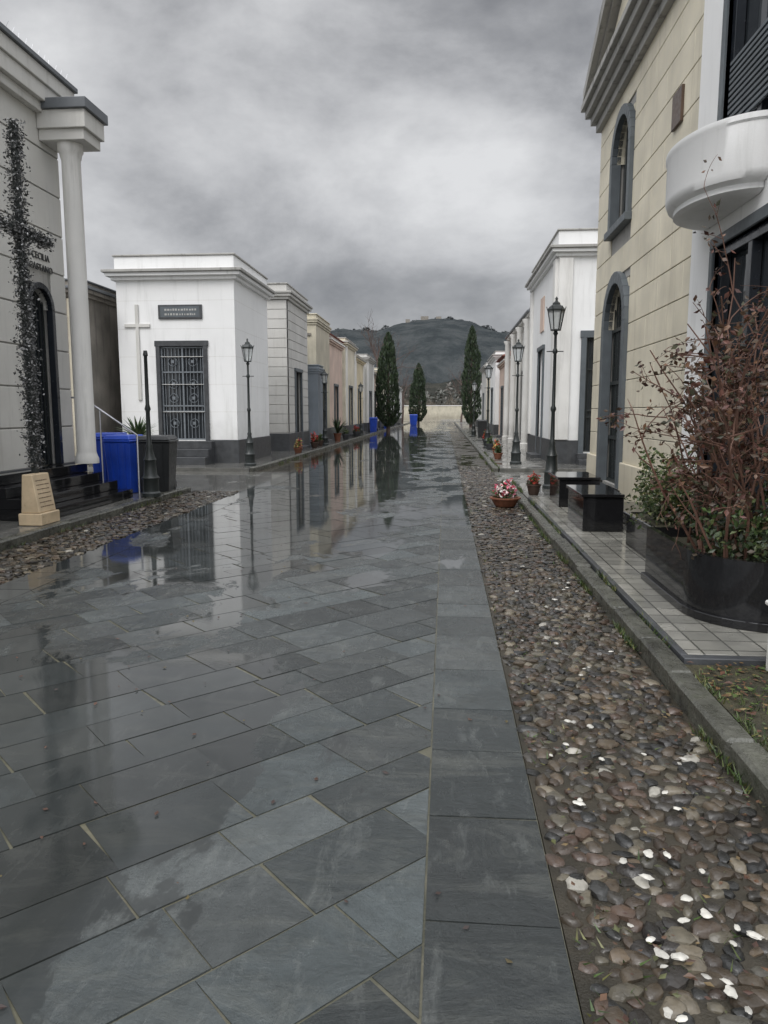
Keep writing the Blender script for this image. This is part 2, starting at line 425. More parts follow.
strip(-5.1,-4.1,6,14.6,.085,S1)
for i in range(54):
    cl=R.random()<.5
    x=R.uniform(.5,1.25) if not cl else R.uniform(.55,.95); y=1.6+R.random()**1.5*7 if not cl else R.choice((1.85,2.1,2.6,3.6))+R.gauss(0,.15)
    v=[];r=R.uniform(.008,.018); a=R.uniform(0,3); ca,sa=math.cos(a),math.sin(a); of=Vector((R.random()*50,0,0))
    for p in S2[0]:
        k=1+.5*noise.noise(Vector(p)*1.5+of); X=p[0]*r*1.4*k; Y=p[1]*r*.9*k
        v.append((x+X*ca-Y*sa,y+X*sa+Y*ca,.036+p[2]*r*.3))
    b.geo('stones',M['cob'],v,S2[1],col=pick([(.6,.58,.52)],.2),smooth=True)
b.build()
# kerbs + pavements
def kerb(x0,x1,y0,y1,nm='kerb'):
    b=B(nm); y=y0
    while y<y1:
        l=min(R.uniform(.6,1.0),y1-y); dx=R.uniform(-.012,.012)
        b.box(nm,M['kerb'],x0+dx,x1+dx,y,y+l-.01,-.02,.115+R.uniform(-.012,.01),.018); y+=l
    b.build(True)
kerb(1.3,1.44,-2,16.8); kerb(-5.25,-5.1,-2,14.5); kerb(-5.25,-5.1,19.6,110); kerb(1.3,1.46,20.1,110)
def sheet(nm,m,x0,x1,y0,y1,z0,z1):
    b=B(nm); b.box(nm,m,x0,x1,y0,y1,z0,z1,.004); b.build(True)
sheet('pavement',M['conc'],-9.5,-5.265,-2,14.5,-.02,.1)
sheet('pavement',M['conc'],-14,-5.265,19.6,110,-.02,.1)
sheet('pavement',M['conc'],1.465,7,13.0,16.8,-.02,.1)
sheet('pavement',M['conc'],1.475,9,20.1,110,-.02,.1)
b=B('tiled_terrace'); b.box('tiles',M['tiles'],1.5,3.2,4.52,12.99,-.02,.13,.003)
b.box('edging',M['dgrey'],1.455,3.2,4.44,4.515,-.02,.127,.004); b.box('edging',M['dgrey'],1.455,1.498,4.52,12.99,-.02,.127,.004)
b.build()
b=B('garden_bed'); b.box('soil',M['soil'],1.455,3.4,-2,4.435,-.02,.09,0)
for i in range(2400):
    leaf(b,'fallen_leaves',(R.uniform(1.47,3),R.uniform(1.8,4.43),.1+R.uniform(0,.02)),R.uniform(.01,.028),pick([(.14,.08,.03),(.1,.04,.02),(.2,.15,.06),(.06,.09,.02),(.07,.12,.02)]),flat=True)
for i in range(3500):
    x,y=R.uniform(1.47,3),R.uniform(1.8,4.43)
    if noise.noise(Vector((x*3,y*3,0)))<-.05: continue
    h=R.uniform(.02,.06); a=R.uniform(0,6)
    b.geo('grass',M['leaf'],[(x,y,.09),(x+.008*math.cos(a),y+.008*math.sin(a),.09),(x+.02*math.sin(a),y+.02*math.cos(a),.09+h)],[(0,1,2)],col=pick(GREEN+[(.13,.15,.04)]))
b.build(recalc=False)
b=B('fallen_leaves')
for i in range(800):
    x=R.uniform(.4,1.3); y=1.5+R.random()**1.3*9
    leaf(b,'fallen_leaves',(x,y,.036),R.uniform(.006,.018),pick([(.1,.05,.025),(.07,.03,.018),(.16,.11,.045),(.07,.075,.025)]),flat=True)
for i in range(120):
    leaf(b,'fallen_leaves',(R.uniform(-2.8,.37),R.uniform(1.5,9),.018),R.uniform(.006,.018),pick([(.08,.035,.02),(.11,.085,.03),(.04,.02,.015)]),flat=True)
b.build(True,recalc=False)
b=B('kerb_grass')
for i in range(12500):
    k=R.random(); y=1.5+R.random()**1.4*26
    x={0:1.29,1:1.45,2:-5.09,3:.39}[0 if k<.4 else (1 if k<.65 else (2 if k<.82 else 3))]+R.gauss(0,.015)
    if k>.82: x=.4+abs(R.gauss(0,.12)) if R.random()<.3 else R.uniform(.4,1.3)
    if 16.8<y<20 or (x<0 and 14.5<y<19.6): continue
    if noise.noise(Vector((x*2,y*1.3,3)))<(-.03 if k<.82 else .12): continue
    z=0.01 if x<1.4 else .1
    h=R.uniform(.02,.06)*(1 if y<12 else 1.8)*(1 if k<.82 else .6); a=R.uniform(0,6)
    b.geo('kerb_grass',M['leaf'],[(x,y,z),(x+.01*math.cos(a),y+.01*math.sin(a),z),(x+.03*math.sin(a),y+.03*math.cos(a),z+h)],[(0,1,2)],col=pick(GREEN+[(.14,.14,.04)]))
b.build(True,recalc=False)
# ------------------------------------------------------------------ left chapel with column
b=B('chapel_with_column'); f=F('+x',-6.6)
door=(11.5,12.2,.72,3.66)
b.box('core',M['aplast'],-11,-6.8,3,12.75,.1,6.6,0)
skin(b,f,M['cornice'],3,12.75,.72,6.5,[door],-.2,-.02)
courses(b,f,M['aplast'],3,12.75,.72,6.5,[(11.42,12.28,.7,3.7)],.62,-.02,.0,.025)
f.box(b,'plinth',M['dgrey'],3,11.5,.105,.72,-.2,.05); f.box(b,'plinth',M['dgrey'],12.2,12.79,.105,.72,-.2,.05)
arch(b,f,11.85,.62,.72,3.28,.09,M['dark'],-.05,.06,M['aplast'],-.2,-.021)
f.box(b,'door_panel',M['dark'],11.5,12.2,.72,3.66,-.19,-.12,0)
for i in range(6): f.box(b,'door_bars',M['iron'],11.58+i*.11,11.6+i*.11,.72,3.5,-.11,-.09,0)
f.box(b,'cornice',M['aplast'],3,12.85,6.35,6.5,0.002,.12); f.box(b,'cornice',M['aplast'],3,12.95,6.5,6.75,-.3,.2)
f.box(b,'cornice',M['offw'],3,12.97,6.75,6.98,-.3,.24); f.box(b,'roof_edge',M['rooff'],3,13.0,6.98,7.06,-.4,.29)
b.box('roof',M['rooff'],-11,-6.9,3,12.7,6.6,6.95,0)
b.box('canopy',M['aplast'],-6.595,-5.84,12.15,12.74,5.95,6.12); b.box('canopy_fascia',M['aplast'],-6.595,-5.79,12.1,12.8,6.12,6.4)
b.box('canopy_edge',M['rooff'],-6.595,-5.74,12.05,12.86,6.4,6.56)
b.lathe('column',M['offw'],-6.2,12.4,[(.2,.72),(.2,.8),(.175,.86),(.16,.92),(.15,5.7),(.165,5.74),(.175,5.8),(.2,5.84),(.2,5.95)],24)
for i in range(4): b.box('steps',M['granite'],-5.5-.27*i,-6.595,9.7,12.62,.105+.15*i,.105+.15*(i+1)-.002,.006)
b.tube('handrail',M['steel'],[(-6.5,12.55,1.85),(-6.3,12.55,1.85),(-5.35,12.55,1.2),(-5.35,12.55,.1)],.018,8); b.tube('handrail',M['steel'],[(-6.0,12.55,1.64),(-6.0,12.55,.4)],.014,8)
for i in range(46):
    y=5+i*.17; b.tube('roof_spikes',M['steel'],[(-6.35,y,7.05),(-6.35+R.uniform(-.05,.05),y+.05,7.17)],.0025,3)
e=b.build()
def text(s,loc,rot,size,m,par):
    cu=bpy.data.curves.new('lettering','FONT'); cu.body=s; cu.size=size; cu.extrude=.006; cu.align_x='CENTER'; cu.materials.append(m)
    o=bpy.data.objects.new('lettering',cu); o.location=loc; o.rotation_euler=rot; scene.collection.objects.link(o); o.parent=par
text('CECILIA',(-6.59,11.98,4.06),(math.pi/2,0,math.pi/2),.15,M['text'],e)
text('CASTANO',(-6.59,11.98,3.88),(math.pi/2,0,math.pi/2),.15,M['text'],e)
# floral cross on marble base
b=B('flower_covered_cross')
cx,cy=-5.55,9.62
b.box('frame',M['iron'],cx-.04,cx+.04,cy-.04,cy+.04,.78,5.25); b.box('frame',M['iron'],cx-.035,cx+.035,cy-.72,cy+.72,3.9,3.98)
fc=[(.04,.045,.04),(.08,.08,.08),(.2,.2,.2),(.5,.5,.5),(.025,.03,.025),(.05,.05,.05)]
for i in range(9000):
    if R.random()<.78: p=(cx+R.gauss(0,.055),cy+R.gauss(0,.055),R.uniform(.85,5.3))
    else: p=(cx+R.gauss(0,.05),cy+R.uniform(-.75,.75),3.94+R.gauss(0,.05))
    leaf(b,'metal_flowers',p,R.uniform(.012,.03),pick(fc))
b.build()
b=B('marble_tombstone')
b.prism('block',M['beige'],[(-5.62,9.26,.105),(-5.3,9.26,.105),(-5.3,9.74,.105),(-5.62,9.74,.105)],(0,0,.16),.01)
b.prism('block_top',M['beige'],[(-5.6,9.3,.266),(-5.34,9.3,.266),(-5.42,9.3,.78),(-5.56,9.3,.78)],(0,.42,0),.01)
for i in range(7):
    z=.34+i*.058; y=9.36
    while y<9.64:
        l=R.uniform(.015,.045); xx=-5.34-(z-.266)*.156
        b.box('inscription',M['brown'],xx-.004,xx+.002,y,y+l,z,z+.011,0); y+=l+.014
b.build()
# ------------------------------------------------------------------ generic mausoleum
def mausoleum(name,x0,x1,y0,y1,h,wall,side,plinth=None,corn=None,cz=.55,proud=.22,groove=None,doors=(),z0=.105,fdoor=None,parapet=True,trim=None):
    b=B(name); corn=corn or M['cornice']; trim=trim or wall
    st=F(side,x1 if side=='+x' else x0); fr=F('-y',y0)
    ix0=x0+(.2 if side=='-x' else 0); ix1=x1-(.2 if side=='+x' else 0)
    b.box('core',wall,ix0,ix1,y0+.2,y1,z0-.02,h-.1,0)
    ops=[(a,c,z0+.1,zt) for a,c,zt in doors]; fo=[(fdoor[0],fdoor[1],fdoor[2],fdoor[3])] if fdoor else []
    zt=h-cz
    m2=M['cornice'] if groove else wall
    skin(b,st,m2,y0+.2,y1,z0-.02,zt,ops,-.2,-.0 if not groove else -.02)
    skin(b,fr,m2,x0,x1,z0-.02,zt,fo,-.2,-.0 if not groove else -.02)
    if groove:
        courses(b,st,wall,y0-.02,y1,z0,zt,ops,groove,-.0195,.0,.02); courses(b,fr,wall,x0,x1,z0,zt,fo,groove,-.0195,.001,.02)
    if plinth:
        ph=.68; st.box(b,'plinth',plinth,y0-.04,y1,z0-.02,z0+ph,.0,.045)
        fr2=[(x0-.04,x1+.04)]
        if fdoor: fr2=[(x0-.04,fdoor[0]-.12),(fdoor[1]+.12,x1+.04)]
        for u,v in fr2: fr.box(b,'plinth',plinth,u,v,z0-.02,z0+ph,0.002,.05)
    for k,(za,zb,pr,mm) in enumerate(((zt,zt+.1,proud*.35,trim),(zt+.1,zt+.2,proud*.75,trim),(zt+.2,zt+.28,proud,corn))):
        b.box('cornice%d'%(k//2),mm,x0-pr,x1+pr,y0-pr,y1+pr*.5,za,zb-.002)
    if parapet:
        b.box('parapet',trim,x0-.02,x1+.02,y0-.02,y1,zt+.28,h-.05,.01); b.box('coping',corn,x0-.06,x1+.06,y0-.06,y1+.02,h-.05,h,.01)
    for i,(a,c,zt2) in enumerate(doors):
        st.box(b,'door_surround',M['slatef'],a-.1,a,z0,zt2,-.05,.06); st.box(b,'door_surround',M['slatef'],c,c+.1,z0,zt2,-.05,.06)
        st.box(b,'door_surround',M['slatef'],a-.14,c+.14,zt2,zt2+.14,-.05,.08); st.box(b,'door_panel',M['dark'],a,c,z0+.1,zt2,-.15,-.1,0)
        for k in range(1,6):
            s=a+(c-a)*k/6; st.box(b,'door_bars',M['iron'],s-.01,s+.01,z0+.1,zt2,-.095,-.07,0)
        st.box(b,'threshold',M['dgrey'],a-.15,c+.15,z0-.02,z0+.12,.0,.35)
    return b,st,fr
def marks(b,fr,s0,s1,zs,m,d=.05,h=.035):
    for z in zs:
        s=s0+R.uniform(0,.08)
        while s<s1-.05:
            l=R.uniform(.03,.07); fr.box(b,'lettering',m,s,min(s1,s+l),z,z+h*R.uniform(.8,1.1),d,d+.006,0); s+=l+R.uniform(.02,.04)
b,st,fr=mausoleum('white_mausoleum',-9.6,-6.1,21.5,25.5,6.1,M['white'],'+x',M['dgrey'],M['cornice'],.72,.3,fdoor=(-8.35,-7.05,.78,3.5))
for a,c,z0,z1 in ((-8.47,-8.35,.5,3.5),(-7.05,-6.93,.5,3.5),(-8.5,-6.9,3.5,3.66)): fr.box(b,'door_surround',M['dgrey'],a,c,z0,z1,-.1,.06)
gate(b,fr,-8.35,-7.05,.78,3.5,-.05,M['grille'],6)
for i in range(3): b.box('steps',M['dgrey'],-8.6+.001*i,-6.8,21.49-.3*(3-i),21.49,.095+.22*i,.105+.22*(i+1)-.012)
fr.box(b,'plaque',M['dgrey'],-8.35,-7.05,4.28,4.68,0,.05); fr.box(b,'plaque_frame',M['slatef'],-8.28,-7.12,4.33,4.63,.05,.052); marks(b,fr,-8.2,-7.2,(4.38,4.51),M['engr'],.053,.055)
fr.box(b,'cross_relief',M['aplast'],-9.05,-8.95,1.95,4.7,0,.05); fr.box(b,'cross_relief',M['aplast'],-9.38,-8.62,4.05,4.15,0,.052)
for z in (1.6,2.4,3.2,4.0,4.8): b.box('joints',M['offw'],-9.602,-6.098,21.498,25.4,z,z+.012,0)
b.build()
b,st,fr=mausoleum('stone_mausoleum',-9.8,-6.0,28.2,32.4,6.4,M['grooved'],'+x',M['dgrey'],M['cornice'],.6,.25,groove=.36,doors=((29.6,30.8,3.2),)); b.build()
b,st,fr=mausoleum('tan_mausoleum',-10,-6.0,34.6,38.6,6.1,M['tan'],'+x',M['dgrey'],M['tan'],.5,.12,doors=((36,37.2,3),))
fr.box(b,'cross',M['old'],-6.65,-6.53,4.2,5.7,0,.06); fr.box(b,'cross',M['old'],-6.95,-6.23,5.1,5.22,0,.062); b.build()
b,st,fr=mausoleum('slate_clad_tomb',-8,-5.7,33.2,34.5,3.7,M['bluegrey'],'+x',None,M['bluegrey'],.4,.08); b.build()
b,st,fr=mausoleum('pink_mausoleum',-10,-6.1,39.0,44,5.6,M['pink'],'+x',M['dgrey'],M['offw'],.45,.2,doors=((40.8,42,3),))
b.prism('roof',M['redroof'],[(-10.2,38.8,5.61),(-5.9,38.8,5.61),(-8,38.8,6.5)],(0,5.3,0)); b.build()
for (nm,x1,y0,y1,h,m) in (('cream_mausoleum',-6.0,44.6,49.5,6.0,'cream'),('yellow_mausoleum',-6.1,50,55.5,5.5,'yellow'),('grey_mausoleum',-5.9,56,61,5.9,'grooved'),('pink_mausoleum',-6.1,61.6,67,5.0,'pink'),('cream_mausoleum',-6.0,68,75,5.6,'cream'),('white_mausoleum',-6.0,76,84,5.2,'offw'),('white_mausoleum',-5.9,86,100,4.8,'white')):
    b,st,fr=mausoleum(nm,-10,x1,y0,y1,h,M[m],'+x',M['dgrey'],M['cornice'],.5,.25,doors=(((y0+y1)/2-.7,(y0+y1)/2+.7,3.1),))
    for q in (y0+.15,y1-.45): st.box(b,'pilasters',M['offw'],q,q+.3,.8,h-.5,0,.1)
    b.build()
b,st,fr=mausoleum('weathered_mausoleum',-14.5,-10.2,20.6,25,5.3,M['old'],'+x',None,M['rooff'],.5,.3,fdoor=(-13.6,-12.4,.3,3))
for x in (-14.4,-11.9,-10.6): fr.box(b,'pilasters',M['tan'],x,x+.35,.12,4.75,0,.12)
fr.box(b,'door_panel',M['brown'],-13.6,-12.4,.3,3,-.15,-.1,0); b.build()
b,st,fr=mausoleum('grey_mausoleum',-22,-15.5,20.6,25,5.0,M['grooved'],'+x',M['dgrey'],None,.5,.3); b.build()
# ------------------------------------------------------------------ right side
b=B('stone_chapel'); f=F('-x',3.0)
dr=(12.95,14.55,.3,3.85); wn=(13.05,14.35,4.85,6.6)
b.box('core',M['cream'],3.2,8,9.46,15.7,.08,7.4,0)
skin(b,f,M['cornice'],9.46,15.7,.08,7.2,[dr,wn],-.2,-.025)
courses(b,f,M['cream'],9.46,15.7,.75,7.2,[(12.85,14.65,.3,3.95),(12.95,14.45,4.75,6.7)],.46,-.025,0,.012,blk=1.15)
f.box(b,'plinth',M['cream'],9.46,12.85,.08,.75,-.2,.05); f.box(b,'plinth',M['cream'],14.65,15.74,.08,.75,-.2,.05)
arch(b,f,13.75,1.6-.16,.3,3.12,.2,M['slatef'],-.1,.07,M['cream'],-.2,-.026)
arch(b,f,13.7,1.2,4.85,6.0,.16,M['slatef'],-.1,.07,M['cream'],-.2,-.026,'window_surround')
f.box(b,'window_sill',M['slatef'],12.9,14.5,4.72,4.85,-.1,.12)
f.box(b,'window_glass',M['glass'],13.05,14.35,4.85,6.6,-.19,-.15,0)
for s in (13.4,13.7,14.0): f.box(b,'window_bars',M['iron'],s-.02,s+.02,4.85,6.6,-.14,-.11,0)
f.box(b,'door_panel',M['dark'],12.95,14.55,.3,3.85,-.19,-.14,0)
for k in range(1,9): f.box(b,'door_bars',M['iron'],12.95+k*.178,12.97+k*.178,.3,3.8,-.13,-.11,0)
for z in (.3,1.1,2.1,3.05): f.box(b,'door_bars',M['iron'],12.97,14.53,z,z+.06,-.139,-.1,0)
for i in range(2): f.box(b,'steps',M['granite'],12.7,14.8,.09+.1*i,.105+.1*(i+1)-.017,.051,.7-.3*i)
for za,zb,p in ((7.05,7.2,.1),(7.2,7.35,.2),(7.35,7.5,.3),(7.5,7.62,.38)): b.box('cornice',M['cornice'],3.0-p,8,9.46,15.7+p*.6,za,zb-.002)
yc=12.58
for i,(p,dz) in enumerate(((.1,0),(.22,.14),(.34,.28))):
    y1=15.95
    b.prism('pediment%d'%(i>0),M['cornice'] if i else M['cream'],[(3.0-p,y1-.15*(2-i),7.62),(3.0-p,yc,9.1+dz),(3.0-p,9.46,7.62)] if i==0 else
        [(3.0-p,y1,7.6+dz*.4),(3.0-p,y1,7.62+dz),(3.0-p,yc,9.3+dz),(3.0-p,9.46,7.7+dz),(3.0-p,9.46,7.56+dz*.4),(3.0-p,yc,9.1+dz*.5)],(.5+i*.15,0,0))
f.box(b,'wall_plaque',M['brown'],10.35,10.75,5.3,5.75,0,.04)
b.build()
b=B('white_chapel_with_balcony'); f=F('-x',2.9)
ops=[(6.9,8.6,4.0,7.2),(6.9,8.6,.4,3.35)]
b.box('core',M['white'],3.1,8,4.6,9.42,.08,10,0)
skin(b,f,M['white'],4.6,9.42,.08,10,ops,-.2,0)
for o in ops:
    for a,c,z0,z1 in ((o[0],o[0]+.1,o[2],o[3]),(o[1]-.1,o[1],o[2],o[3]),(o[0]+.1,o[1]-.1,o[3]-.1,o[3]),(o[0]+.1,o[1]-.1,o[2],o[2]+.1),((o[0]+o[1])/2-.05,(o[0]+o[1])/2+.05,o[2]+.1,o[3]-.1)):
        f.box(b,'window_frame',M['dark'],a,c,z0,z1,-.14,-.04,.005)
    f.box(b,'window_glass',M['glass'],o[0],o[1],o[2],o[3],-.19,-.15,0)
    for s in (6.78,8.6): f.box(b,'window_trim',M['slatef'],s,s+.1,o[2],o[3],-.1,.03)
    f.box(b,'window_trim',M['slatef'],6.78,8.7,o[3],o[3]+.12,-.1,.03)
for k in range(12): f.box(b,'louvres',M['slatef'],7.0,8.5,4.5+k*.06,4.53+k*.06,-.035,-.01,0)
b.lathe('balcony',M['white'],2.895,8.2,[(.02,3.62),(.72,3.62),(.8,3.65),(.8,3.7),(.88,3.73),(.92,3.8),(.92,4.2),(.94,4.22),(.94,4.27),(.84,4.27),(.84,3.9),(.02,3.9)],40,math.pi/2,math.pi*1.5,sx=.66)
b.box('eaves',M['cornice'],2.4,8,4.6,9.9,10,10.3)
b.build()
b,st,fr=mausoleum('white_mausoleum',3.15,7.5,22,28.4,6.7,M['white'],'-x',M['dgrey'],M['cornice'],.75,.28,fdoor=(4.0,5.1,.45,3.7),doors=((24.6,25.8,3.6),))
for a,c,z0,z1 in ((3.85,4.0,.11,3.7),(5.1,5.25,.11,3.7),(3.82,5.28,3.7,3.9)): fr.box(b,'door_surround',M['dgrey'],a,c,z0,z1,-.1,.07)
gate(b,fr,4.0,5.1,.45,3.7,-.05,M['iron'],7)
fr.box(b,'window',M['dark'],4.3,4.9,4.5,5.4,0,.03); fr.box(b,'window_bars',M['grille'],4.58,4.62,4.5,5.4,.03,.05)
for q in (22.0,27.9): st.box(b,'pilasters',M['offw'],q,q+.45,.8,5.9,0,.09)
fr.box(b,'pilasters',M['offw'],3.16,3.55,.8,5.9,0,.09)
st.box(b,'stained_panel',M['pink'],24.8,25.6,4.2,5.3,0,.04)
for i in range(2): b.box('steps',M['dgrey'],3.8,5.4,21.98-.3*(2-i),21.945,.095+.16*i,.105+.16*(i+1)-.012)
b.build()
b,st,fr=mausoleum('portico_mausoleum',3.5,8,30.5,41,5.9,M['offw'],'-x',M['dgrey'],M['rooff'],.6,.35,doors=((33,34.2,3.3),(37,38.2,3.3)))
for y in (30.9,33.9,36.9,40.4): b.lathe('columns',M['offw'],3.25,y,[(.2,.1),(.2,.3),(.15,.35),(.13,5.1),(.2,5.25),(.2,5.3)],14)
b.build()
b,st,fr=mausoleum('red_mausoleum',3.4,8,42.5,48,4.7,M['pink'],'-x',None,M['offw'],.45,.2,doors=((44.6,45.8,3),))
b.prism('roof',M['redroof'],[(3.1,42.2,4.71),(8,42.2,4.71),(5.6,42.2,6.1)],(0,6,0)); b.build()
for (nm,x0,y0,y1,h,m) in (('white_mausoleum',3.2,49,54.5,5.5,'white'),('cream_mausoleum',3.3,55,61,5.0,'cream'),('grey_mausoleum',3.3,62,69,5.6,'grooved'),('white_mausoleum',3.3,78,95,4.6,'offw')):
    b,st,fr=mausoleum(nm,x0,8,y0,y1,h,M[m],'-x',M['dgrey'],M['cornice'],.5,.25,doors=(((y0+y1)/2-.7,(y0+y1)/2+.7,3.1),)); b.build()
# ------------------------------------------------------------------ black granite planters / tombs
b=B('curved_granite_planter')
def rc(x0,x1,y0,y1,r,ins):
    x0+=ins;x1-=ins;y0+=ins;y1-=ins;r-=ins
    pts=[(x1,y0)]
    for i in range(13):
        a=math.pi*1.5-math.pi/2*i/12; pts.append((x0+r+r*math.cos(a),y0+r+r*math.sin(a)))
    pts+=[(x0,y1),(x1,y1)]; return pts
o=rc(1.78,2.88,5.0,6.6,.55,0); i_=rc(1.78,2.88,5.0,6.6,.55,.05); n=len(o)
v=[(x,y,.13) for x,y in o]+[(x,y,.6) for x,y in o]+[(x,y,.6) for x,y in i_]+[(x,y,.5) for x,y in i_]
fs=[]
for k in range(3): fs+=[(k*n+i,k*n+(i+1)%n,(k+1)*n+(i+1)%n,(k+1)*n+i) for i in range(n)]
b.geo('shell',M['granite'],v,fs,smooth=True)
b.prism('soil',M['soil'],[(x,y,.2) for x,y in i_],(0,0,.32))
o2=rc(1.75,2.89,4.97,6.62,.58,0); b.prism('foot',M['granite'],[(x,y,.131) for x,y in o2],(0,0,.06),.004)
b.build()
def gbox(nm,x0,x1,y0,y1,h,lid=True):
    b=B(nm); b.box('body',M['granite'],x0+.03,x1,y0+.03,y1-.03,.131,h-.04)
    if lid: b.box('slab',M['granite'],x0,x1+.001,y0,y1,h-.038,h,.006)
    else:
        b.box('rim',M['granite'],x0,x0+.06,y0,y1,h-.038,h); b.box('rim',M['granite'],x0+.06,x1,y0,y0+.06,h-.038,h); b.box('rim',M['granite'],x0+.06,x1,y1-.06,y1,h-.038,h)
        b.box('soil',M['soil'],x0+.06,x1,y0+.06,y1-.06,h-.039,h-.02,0)
    b.build()
gbox('granite_planter',2.0,2.85,6.75,8.4,.5,False)
gbox('granite_tomb',1.68,2.2,9.2,10.4,.6); gbox('granite_tomb',1.75,2.4,11.6,12.7,.6); gbox('granite_step',2.35,2.95,8.6,11.0,.3)
b=B('white_marble_planter'); b.box('body',M['offw'],1.9,2.3,4.05,4.38,.085,.48); b.box('rim',M['offw'],1.88,2.32,4.03,4.4,.48,.51); b.build()
# bushes
b=B('dry_rose_bush')
dry=[(.12,.045,.03),(.08,.028,.02),(.16,.08,.04),(.07,.045,.025),(.11,.065,.035),(.05,.05,.02)]
def ok(p): 
    m=1.6-.08*(p.y-5.3)+max(0,(p.z-1.9))*.42
    return p.x>m
def stem(p,d,L_,r,depth):
    pts=[Vector(p)]; n=8
    for i in range(n):
        d=(d+Vector((R.gauss(0,.13),R.gauss(0,.13),R.gauss(0,.1)-.02*i*.5))).normalized(); q=pts[-1]+d*L_/n
        if not ok(q): break
        pts.append(q)
    if len(pts)<3: return
    b.tube('branches',M['twig'],pts,r,4,r*.4)
    for i in range(2,len(pts)):
        if depth>0 and R.random()<.62:
            dd=(d+Vector((R.gauss(0,.8),R.gauss(0,.8),R.gauss(.1,.5)))).normalized(); stem(pts[i],dd,L_*R.uniform(.22,.42),r*.55,depth-1)
        if depth<2 and pts[i].z>.8:
            for k in range(R.choice((0,0,1,1,1,2))):
                leaf(b,'dry_leaves',pts[i]+Vector((R.gauss(0,.03),R.gauss(0,.03),R.gauss(0,.03))),R.uniform(.018,.036),pick(dry,.4))
for i in range(48):
    p=(R.uniform(1.95,2.8),R.uniform(5.2,6.4),.52); a=R.uniform(0,6.28); t=R.uniform(.05,.5)
    d=Vector((math.cos(a)*t,math.sin(a)*t*.8,1)).normalized(); stem(p,d,R.uniform(1.2,2.0)+(1.2 if p[0]>2.3 else 0)*R.random(),.012,2)
for c in ((2.05,5.4,.72),(2.5,5.5,.78),(2.2,6.1,.8),(2.7,6.2,.85),(2.3,5.2,.66)):
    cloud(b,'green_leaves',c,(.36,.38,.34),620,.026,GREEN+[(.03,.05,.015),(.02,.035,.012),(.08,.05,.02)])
b.build(recalc=False)
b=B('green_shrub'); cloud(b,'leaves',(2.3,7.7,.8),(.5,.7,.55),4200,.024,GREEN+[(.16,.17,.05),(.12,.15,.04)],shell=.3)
for i in range(12): b.tube('stems',M['bark'],[(2.4,7.6,.45),(2.4+R.uniform(-.3,.3),7.6+R.uniform(-.4,.4),.95)],.008,4)
b.build(recalc=False)
# ------------------------------------------------------------------ pots
def pot(nm,x,y,z,r,h,fl,n=160,s=.03,gh=.16,m=None):
    b=B(nm); b.lathe('bowl',m or M['terra'],x,y,[(r*.6,z),(r*.7,z+.02),(r*.95,z+h*.85),(r*1.05,z+h*.86),(r*1.05,z+h),(r*.9,z+h),(r*.88,z+h*.85),(.01,z+h*.85)],20)
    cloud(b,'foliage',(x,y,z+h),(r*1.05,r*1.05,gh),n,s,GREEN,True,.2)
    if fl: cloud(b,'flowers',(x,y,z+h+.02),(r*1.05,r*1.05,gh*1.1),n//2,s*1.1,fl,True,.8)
    b.build(recalc=False)
pot('flower_bowl',1.02,12.5,.02,.25,.16,[(.75,.16,.25),(.8,.6,.6),(.65,.06,.12),(.85,.8,.75)],340,.035,.26)
pot('potted_plant',1.62,13.6,.1,.13,.2,[(.4,.05,.03)],140,.03,.2,M['plast'])
for x,y,r,h,fl in ((-5.5,31,.18,.25,[(.5,.04,.03)]),(-5.6,33,.16,.25,None),(-5.4,27,.17,.2,[(.55,.1,.1),(.7,.6,.2)]),(-5.5,46,.25,.3,[(.5,.05,.05)]),(-5.5,41,.22,.3,None),
    (1.8,26,.16,.2,[(.5,.4,.1),(.5,.1,.05)]),(1.9,34,.22,.3,[(.5,.05,.04)]),(1.8,30,.18,.25,None),(2.1,38,.25,.3,None),(1.7,24,.15,.2,None)):
    pot('potted_plant',x,y,.1,r,h,fl,170,.05,.38,R.choice((M['plast'],M['terra'],M['dgrey'])))
def palm(nm,x,y,z,r,n,col):
    b=B(nm); b.lathe('pot',M['terra'],x,y,[(.14,z),(.2,z+.35),(.22,z+.35),(.22,z+.4),(.01,z+.4)],16)
    for i in range(n):
        a=R.uniform(0,6.28); e=R.uniform(.25,1.35); p=[]
        for k in range(6):
            t=k/5; rr=r*t*math.cos(e); zz=z+.4+r*t*math.sin(e)-.3*r*t*t
            p.append((x+rr*math.cos(a),y+rr*math.sin(a),zz))
        w=.035
        for k in range(5):
            w0=w*(1-(k/5)**2);w1=w*(1-((k+1)/5)**2); q,s=p[k],p[k+1]; nx,ny=-math.sin(a),math.cos(a)
            b.geo('leaves',M['leaf'],[(q[0]-nx*w0,q[1]-ny*w0,q[2]),(q[0]+nx*w0,q[1]+ny*w0,q[2]),(s[0]+nx*w1,s[1]+ny*w1,s[2]),(s[0]-nx*w1,s[1]-ny*w1,s[2])],[(0,1,2,3)],col=pick(col))
    b.build(recalc=False)
palm('potted_agave',-7.35,17.3,.55,.85,70,[(.09,.15,.06),(.06,.11,.05),(.13,.18,.08)])
b=B('stone_pedestal'); b.box('block',M['old'],-7.65,-7.05,17.0,17.6,.0,.5); b.box('cap',M['old'],-7.7,-7.0,16.95,17.65,.5,.548); b.build()
palm('potted_palm',-5.6,38.5,.1,1.3,40,[(.03,.06,.02),(.05,.08,.03)])
